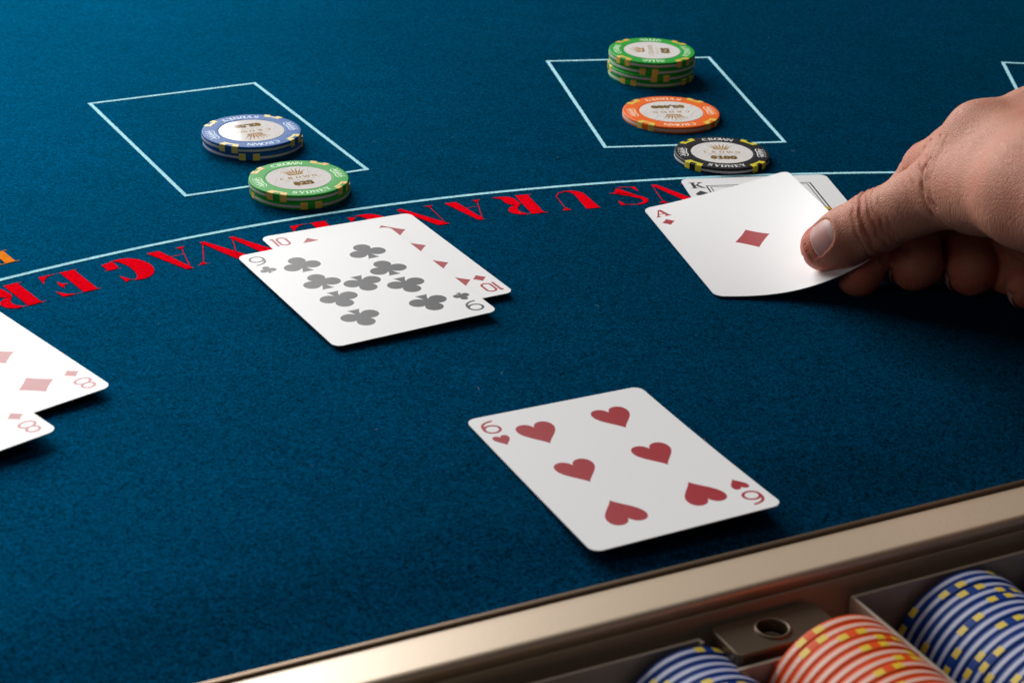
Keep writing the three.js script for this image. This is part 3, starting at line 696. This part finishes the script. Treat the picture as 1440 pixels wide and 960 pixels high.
  const folds = [
    plane(W0.clone().addScaledVector(WN, -5.5), WN, 0.8, 1.0, 1.0, 21), plane(W0.clone().addScaledVector(WN, -1.6), V(0.95, 0.05, 0.3), 1.1, 1.1, 1.0, 21),
    plane(W0.clone().addScaledVector(WN, 2.2), V(0.96, -0.04, 0.28), 1.7, 1.4, 0.9, 22), plane(W0.clone().addScaledVector(WN, 7.5), V(0.94, -0.14, 0.3), 1.0, 1.6, 1.3, 20),
    ring(thumb[1], thumb[0], 0.02, 0.75, 0.85, 0.20, 0.8), ring(thumb[1], thumb[0], -0.15, 0.55, 0.6, 0.1, 1.1), ring(thumb[1], thumb[0], 0.17, 0.42, 0.55, 0.24, 1.0),
    ring(thumb[1], thumb[0], -0.30, 0.40, 0.55, -0.05, 1.2), ring(thumb[1], thumb[0], -0.46, 0.28, 0.5, -0.1, 1.3),
    ring(thumb[1], thumb[2], 0.72, 0.30, 0.8, 0.35, 1.2), ring(thumb[1], thumb[2], 0.88, 0.5, 0.9, 0.40, 1.2), ring(thumb[1], thumb[2], 1.03, 0.9, 1.1, 0.42, 1.0),
    ring(thumb[1], thumb[2], 1.18, 0.65, 0.9, 0.45, 1.2), ring(thumb[2], thumb[3], 0.14, 0.9, 1.2, 0.3, 1.4), ring(thumb[2], thumb[3], 0.26, 0.4, 1.0, 0.3, 1.4),
  ];
  for (const f of fingers) {
    folds.push(ring(f[1], f[0], 0.0, 0.5, 0.7, 0, 0.6), ring(f[1], f[0], 0.10, 0.35, 0.6, 0, 0.8), ring(f[1], f[2], 0.12, 0.35, 0.6, 0, 0.8), ring(f[0], f[1], 0.42, 0.55, 0.9, 0.2, 1.0),
      ring(f[2], f[1], 0.0, 0.35, 0.5, 0, 0.6), ring(f[2], f[3], 0.14, 0.25, 0.5, 0, 0.6));
  }
  // nails: frame of the last bone, outward direction, half width and length
  const nailFrame = (tip, joint, out, hw, len, back, sink, own) => {
    const a = tip.clone().sub(joint).normalize(), n = out.clone().addScaledVector(a, -out.dot(a)).normalize();
    return { tip, a, n, w: a.clone().cross(n), hw, len, back, sink, own };
  };
  const nails = [
    nailFrame(thumb[0], thumb[1], V(-0.48, 0.60, 0.64), 6.0, 12.4, -10.6, 0.45, thumbG),
    nailFrame(fingers[1][3], fingers[1][2], V(-0.55, -0.60, 0.45), 6.2, 11.0, -5.2, 0.4, groups[1]),
    nailFrame(fingers[2][3], fingers[2][2], V(-0.55, -0.60, 0.45), 5.8, 10.6, -5.0, 0.4, groups[2]),
    nailFrame(fingers[3][3], fingers[3][2], V(-0.55, -0.60, 0.45), 5.0, 9.0, -4.4, 0.35, groups[3]),
    nailFrame(fingers[0][3], fingers[0][2], V(-0.85, -0.35, 0.3), 5.8, 10.6, -5.0, 0.4, groups[0]),
  ];
  function core(x, y, z) {                                            // distance without skin relief
    let p = 1e9;
    for (const c of palm) p = smin(p, coneD(c, x, y, z), 9);
    let th = 1e9; for (const c of thumbG) th = smin(th, coneD(c, x, y, z), 3);
    let d = smin(p, th, 7), fmin = 1e9;
    for (const g of groups) {
      let f = coneD(g[0], x, y, z), root = f;
      for (let k = 1; k < g.length; k++) { const q = coneD(g[k], x, y, z); f = smin(f, q, 2.5); }
      root = Math.min(root, coneD(g[1], x, y, z));
      fmin = smin(fmin, f, 0.9);
      d = smin(d, root, 6);
    }
    return smin(d, fmin, 1.2);
  }
  const fold = { v: 0 };
  function relief(x, y, z) {                                          // skin folds, lines and pores; also leaves the fold depth for colouring
    let h = 0, crease = 0;
    for (const f of folds) {
      const px = x - f.a.x, py = y - f.a.y, pz = z - f.a.z;
      const r2 = px * px + py * py + pz * pz; if (r2 > 1600) continue;
      const t = px * f.d.x + py * f.d.y + pz * f.d.z; if (Math.abs(t - f.at) > 9) continue;
      const rad = Math.sqrt(Math.max(0, r2 - t * t)); if (rad > (f.reach || 19)) continue;
      const fade = f.reach ? sstep(f.reach, f.reach - 8, rad) : 1, off = t - f.at + f.tilt * (py * 0.7 - px * 0.5) + f.wave * n3(x * 0.11 + f.at, y * 0.11, z * 0.11);
      const k = Math.exp(-(off * off) / (f.w * f.w)) * (0.72 + 0.28 * n3(x * 0.07 + 7, y * 0.07 + f.at, z * 0.07)) * fade;
      crease += k * f.depth; h += k * f.depth - 0.35 * f.depth * Math.exp(-((off - 1.7 * f.w) ** 2) / (f.w * f.w)) * fade;
    }
    const u = x * F.x + y * F.y + z * F.z, w = x * L.x + y * L.y + z * L.z, v = x * D.x + y * D.y + z * D.z;
    const lines = Math.abs(n3(u * 0.75, w * 1.5, v * 1.1)), lines2 = Math.abs(n3(u * 1.4 + 40, w * 0.7, v * 1.1 + 3));
    const fine = 0.04 * (0.22 - Math.min(lines, 0.22)) / 0.22 + 0.04 * (0.2 - Math.min(lines2, 0.2)) / 0.2;
    h += fine + 0.10 * n3(x * 0.08, y * 0.08, z * 0.08);
    fold.v = crease;
    return h;
  }
  const cover = { v: 0 };
  function nailRelief(x, y, z) {
    let h = 0; cover.v = 0;
    for (const n of nails) {
      const px = x - n.tip.x, py = y - n.tip.y, pz = z - n.tip.z;
      if (px * px + py * py + pz * pz > 500) continue;
      const o = px * n.n.x + py * n.n.y + pz * n.n.z; if (o < 0) continue;
      const s = px * n.a.x + py * n.a.y + pz * n.a.z, w = (px * n.w.x + py * n.w.y + pz * n.w.z) / n.hw;
      const v = (s - n.back) / n.len;                                  // 0 at the root, 1 at the free edge
      const q = Math.pow(Math.abs(w), 2.6) + Math.pow(Math.max(0, (0.6 - v) / 0.6), 2.6);
      const e = Math.pow(q, 1 / 2.6);                                  // 1 on the outline of the nail
      if (v < 1.15) cover.v = Math.max(cover.v, sstep(1.25, 1.05, e));
      if (v < 1.15) h += n.sink * sstep(1.06, 0.96, e) - 0.22 * Math.exp(-(((e - 1.17) / 0.13) ** 2)) * sstep(1.0, 0.7, v);
    }
    return h;
  }
  const field = (x, y, z) => { const c = core(x, y, z); if (Math.abs(c) >= 3) return c; const nr = nailRelief(x, y, z); return c + relief(x, y, z) * (1 - cover.v) + nr; };

  // sparse surface nets: coarse blocks near the surface, then fine cells
  const H = 0.6, B = 8, lo = V(92, -3, -740), hi = V(262, 116, -470);
  const nx = Math.ceil((hi.x - lo.x) / H / B) * B, ny = Math.ceil((hi.y - lo.y) / H / B) * B, nz = Math.ceil((hi.z - lo.z) / H / B) * B;
  const val = new Float32Array((nx + 1) * (ny + 1) * (nz + 1)).fill(99);
  const id = (i, j, k) => (k * (ny + 1) + j) * (nx + 1) + i;
  const live = [];
  for (let k = 0; k < nz; k += B) for (let j = 0; j < ny; j += B) for (let i = 0; i < nx; i += B) {
    const c = core(lo.x + (i + B / 2) * H, lo.y + (j + B / 2) * H, lo.z + (k + B / 2) * H);
    if (Math.abs(c) > B * H * 0.87 + 2.2) continue;
    live.push([i, j, k]);
    for (let c2 = k; c2 <= k + B; c2++) for (let b = j; b <= j + B; b++) for (let a = i; a <= i + B; a++) {
      const q = id(a, b, c2); if (val[q] === 99) val[q] = field(lo.x + a * H, lo.y + b * H, lo.z + c2 * H);
    }
  }
  const vid = new Map(), pos = [], col = [], uv = [], idx = [];
  const TU = F.clone(), TN = D.clone().multiplyScalar(0.62).addScaledVector(L, 0.62).addScaledVector(F, -0.3).normalize(); TU.addScaledVector(TN, -TU.dot(TN)).normalize();
  const TV = TN.clone().cross(TU), TILE = 36;
  const edges = [[0, 1], [0, 2], [0, 4], [1, 3], [1, 5], [2, 3], [2, 6], [3, 7], [4, 5], [4, 6], [5, 7], [6, 7]];
  const v8 = new Float32Array(8);
  for (const [bi, bj, bk] of live) for (let k = bk; k < bk + B; k++) for (let j = bj; j < bj + B; j++) for (let i = bi; i < bi + B; i++) {
    let s = 0;
    for (let c = 0; c < 8; c++) { v8[c] = val[id(i + (c & 1), j + ((c >> 1) & 1), k + (c >> 2))]; if (v8[c] < 0) s++; }
    if (s === 0 || s === 8) continue;
    let x = 0, y = 0, z = 0, n = 0;
    for (const [a, b] of edges) if ((v8[a] < 0) !== (v8[b] < 0)) {
      const t = v8[a] / (v8[a] - v8[b]);
      x += (a & 1) + ((b & 1) - (a & 1)) * t; y += ((a >> 1) & 1) + (((b >> 1) & 1) - ((a >> 1) & 1)) * t; z += (a >> 2) + ((b >> 2) - (a >> 2)) * t; n++;
    }
    const wx = lo.x + (i + x / n) * H, wy = lo.y + (j + y / n) * H, wz = lo.z + (k + z / n) * H;
    vid.set(id(i, j, k), pos.length / 3);
    pos.push(wx / 1000, wy / 1000, wz / 1000);
    uv.push((wx * TU.x + wy * TU.y + wz * TU.z) / TILE, (wx * TV.x + wy * TV.y + wz * TV.z) / TILE);
    // pigment: fingertips and knuckles redder, folds a little darker and redder, mottled all over
    relief(wx, wy, wz);
    let tip = 0; for (const q of [thumb[0], fingers[0][3], fingers[1][3], fingers[2][3], fingers[3][3]]) tip = Math.max(tip, sstep(20, 7, Math.hypot(wx - q.x, wy - q.y, wz - q.z)));
    let kn = 0; for (const q of [thumb[1], fingers[0][1], fingers[1][1]]) kn = Math.max(kn, sstep(17, 9, Math.hypot(wx - q.x, wy - q.y, wz - q.z)));
    const m = n3(wx * 0.07, wy * 0.07, wz * 0.07), m2 = n3(wx * 0.45, wy * 0.45, wz * 0.45);
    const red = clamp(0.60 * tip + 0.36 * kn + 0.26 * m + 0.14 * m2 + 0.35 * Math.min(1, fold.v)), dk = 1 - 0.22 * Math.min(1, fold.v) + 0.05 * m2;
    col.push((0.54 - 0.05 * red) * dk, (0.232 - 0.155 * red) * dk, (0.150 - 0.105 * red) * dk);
  }
  for (const [bi, bj, bk] of live) for (let k = bk; k < bk + B; k++) for (let j = bj; j < bj + B; j++) for (let i = bi; i < bi + B; i++) {
    const v = val[id(i, j, k)];
    const ax = [[1, 0, 0], [0, 1, 0], [0, 0, 1]];
    for (let a = 0; a < 3; a++) {
      const [dx, dy, dz] = ax[a], w = val[id(i + dx, j + dy, k + dz)];
      if ((v < 0) === (w < 0) || w === 99) continue;
      const u = ax[(a + 1) % 3], t = ax[(a + 2) % 3];
      const q = [id(i, j, k), id(i - u[0], j - u[1], k - u[2]), id(i - u[0] - t[0], j - u[1] - t[1], k - u[2] - t[2]), id(i - t[0], j - t[1], k - t[2])].map((c) => vid.get(c));
      if (q.some((c) => c === undefined)) continue;
      if (v < 0) idx.push(q[0], q[1], q[2], q[0], q[2], q[3]); else idx.push(q[0], q[2], q[1], q[0], q[3], q[2]);
    }
  }
  // skin grain: a net of fine furrows between small uneven plates, running mostly across the hand
  const ST = 1024, skin = new Uint8Array(ST * ST * 4), CX = 34, CY = 52, jit = [];
  for (let k = 0; k < CX * CY; k++) jit.push([rnd(), rnd(), rnd()]);
  for (let y = 0; y < ST; y++) for (let x = 0; x < ST; x++) {
    const wob = 0.35 * Math.sin(x / ST * 12.566 + 2 * Math.sin(y / ST * 6.283)), fx = x / ST * CX, fy = y / ST * CY + wob, ix = Math.floor(fx), iy = Math.floor(fy);
    let d1 = 9, d2 = 9, tone = 0;
    for (let b = -1; b <= 1; b++) for (let a = -1; a <= 1; a++) {
      const j = jit[((iy + b + CY) % CY) * CX + (ix + a + CX) % CX], d = Math.hypot(ix + a + j[0] - fx, iy + b + j[1] - fy);
      if (d < d1) { d2 = d1; d1 = d; tone = j[2]; } else if (d < d2) d2 = d;
    }
    const g = clamp(Math.min(1, (d2 - d1) * 3.2) * (0.65 + 0.35 * tone) + 0.06 * (rnd() - 0.5)) * 255;
    skin.set([g, g, g, 255], (y * ST + x) * 4);
  }
  const skinBump = new THREE.DataTexture(skin, ST, ST); skinBump.wrapS = skinBump.wrapT = THREE.RepeatWrapping; skinBump.magFilter = THREE.LinearFilter;
  skinBump.minFilter = THREE.LinearMipmapLinearFilter; skinBump.generateMipmaps = true; skinBump.needsUpdate = true;
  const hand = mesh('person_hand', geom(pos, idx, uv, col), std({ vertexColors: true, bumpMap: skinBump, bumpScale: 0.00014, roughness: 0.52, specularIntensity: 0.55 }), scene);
  tag(hand, "right hand of a person lifting the corner of the ace of diamonds", 'hand');
  console.log('hand', pos.length / 3, idx.length / 3);
  // the forearm goes into a plain dark sleeve
  const ax = V(0.174, -0.02, 0.984).normalize(), s0 = at(wrist, -92, 1, 0).multiplyScalar(0.001), prof = [];
  for (const [q, t] of [[0.034, 0.014], [0.0455, 0.002], [0.0470, 0], [0.0480, 0.002], [0.0485, 0.012], [0.049, 0.03], [0.050, 0.09], [0.050, 0.17], [0.054, 0.25], [0.048, 0.265], [0.0001, 0.268]]) prof.push(new THREE.Vector2(q, t));
  const sg = new THREE.LatheGeometry(prof, 64), sp = sg.attributes.position;
  for (let i = 0; i < sp.count; i++) {
    const x = sp.getX(i), y = sp.getY(i), z = sp.getZ(i), l = Math.hypot(x, z), k = l > 0.02 ? 1 + 0.035 * n3(x / l * 1.3, y * 28, z / l * 1.3) : 1;
    sp.setXYZ(i, x * k, y, z * k * 0.86);
  }
  sg.applyQuaternion(new THREE.Quaternion().setFromUnitVectors(V(0, 1, 0), ax)); sg.translate(s0.x, s0.y, s0.z); sg.computeVertexNormals();
  mesh('sleeve', sg, std({ color: lin(0.015, 0.015, 0.018), roughness: 0.9 }), hand);
  // nail plates follow the finger's own surface
  const nailMat = std({ color: lin(0.52, 0.31, 0.28), vertexColors: true, roughness: 0.42, specularIntensity: 0.9 });
  nails.forEach((n, k) => {
    const p = [], ix = [], cl = [], NU = 26, NV = 26;
    for (let j = 0; j <= NV; j++) for (let i = 0; i <= NU; i++) {
      const v = j / NV * (k ? 1.04 : 1.0), w0 = i / NU * 2 - 1;
      const half = Math.pow(Math.max(0, 1 - Math.pow(Math.max(0, (0.6 - v) / 0.6), 2.6)), 1 / 2.6);
      const tipCut = v > 0.78 ? 1 - 0.16 * ((v - 0.78) / 0.22) ** 2 : 1;
      const w = w0 * 0.99 * half * tipCut, s = n.back + n.len * (v - (v > 0.8 ? 0.10 * w * w * (v - 0.8) * 5 : 0));
      // walk inwards along the outward direction, fanned out to the sides, until the surface is met
      const ang = w * n.hw / (n.hw * 1.28), dir = n.n.clone().multiplyScalar(Math.cos(ang)).addScaledVector(n.w, Math.sin(ang));
      const q = n.tip.clone().addScaledVector(n.a, Math.min(s, 1));
      let r = 16; for (let it = 0; it < 40; it++) { let c = 1e9; for (const g of n.own) c = smin(c, coneD(g, q.x + dir.x * r, q.y + dir.y * r, q.z + dir.z * r), 2.5); if (c < 0.01) break; r -= Math.max(0.02, c * 0.8); }
      r -= n.sink * 0.45; if (v > 0.8) r -= 0.9 * ((v - 0.8) / 0.2) ** 2;
      const pt = q.addScaledVector(dir, r).addScaledVector(n.a, Math.max(0, s - 1));
      p.push(pt.x / 1000, pt.y / 1000, pt.z / 1000);
      const free = sstep(0.86, 0.93, v) * (k ? 0.15 : 1), moon = sstep(0.26, 0.14, v + 0.25 * w * w), g = 1 + 0.05 * n2(w * 9, v * 3 + k);
      cl.push((0.95 + 0.3 * free + 0.10 * moon) * g, (0.80 + 0.75 * free + 0.35 * moon) * g, (0.80 + 0.65 * free + 0.35 * moon) * g);
    }
    for (let j = 0; j < NV; j++) for (let i = 0; i < NU; i++) { const a = j * (NU + 1) + i; ix.push(a, a + 1, a + NU + 1, a + 1, a + NU + 2, a + NU + 1); }
    mesh(k ? 'fingernail' : 'thumbnail', geom(p, ix, null, cl), nailMat, hand);
  });
}

renderer.render(scene, camera);
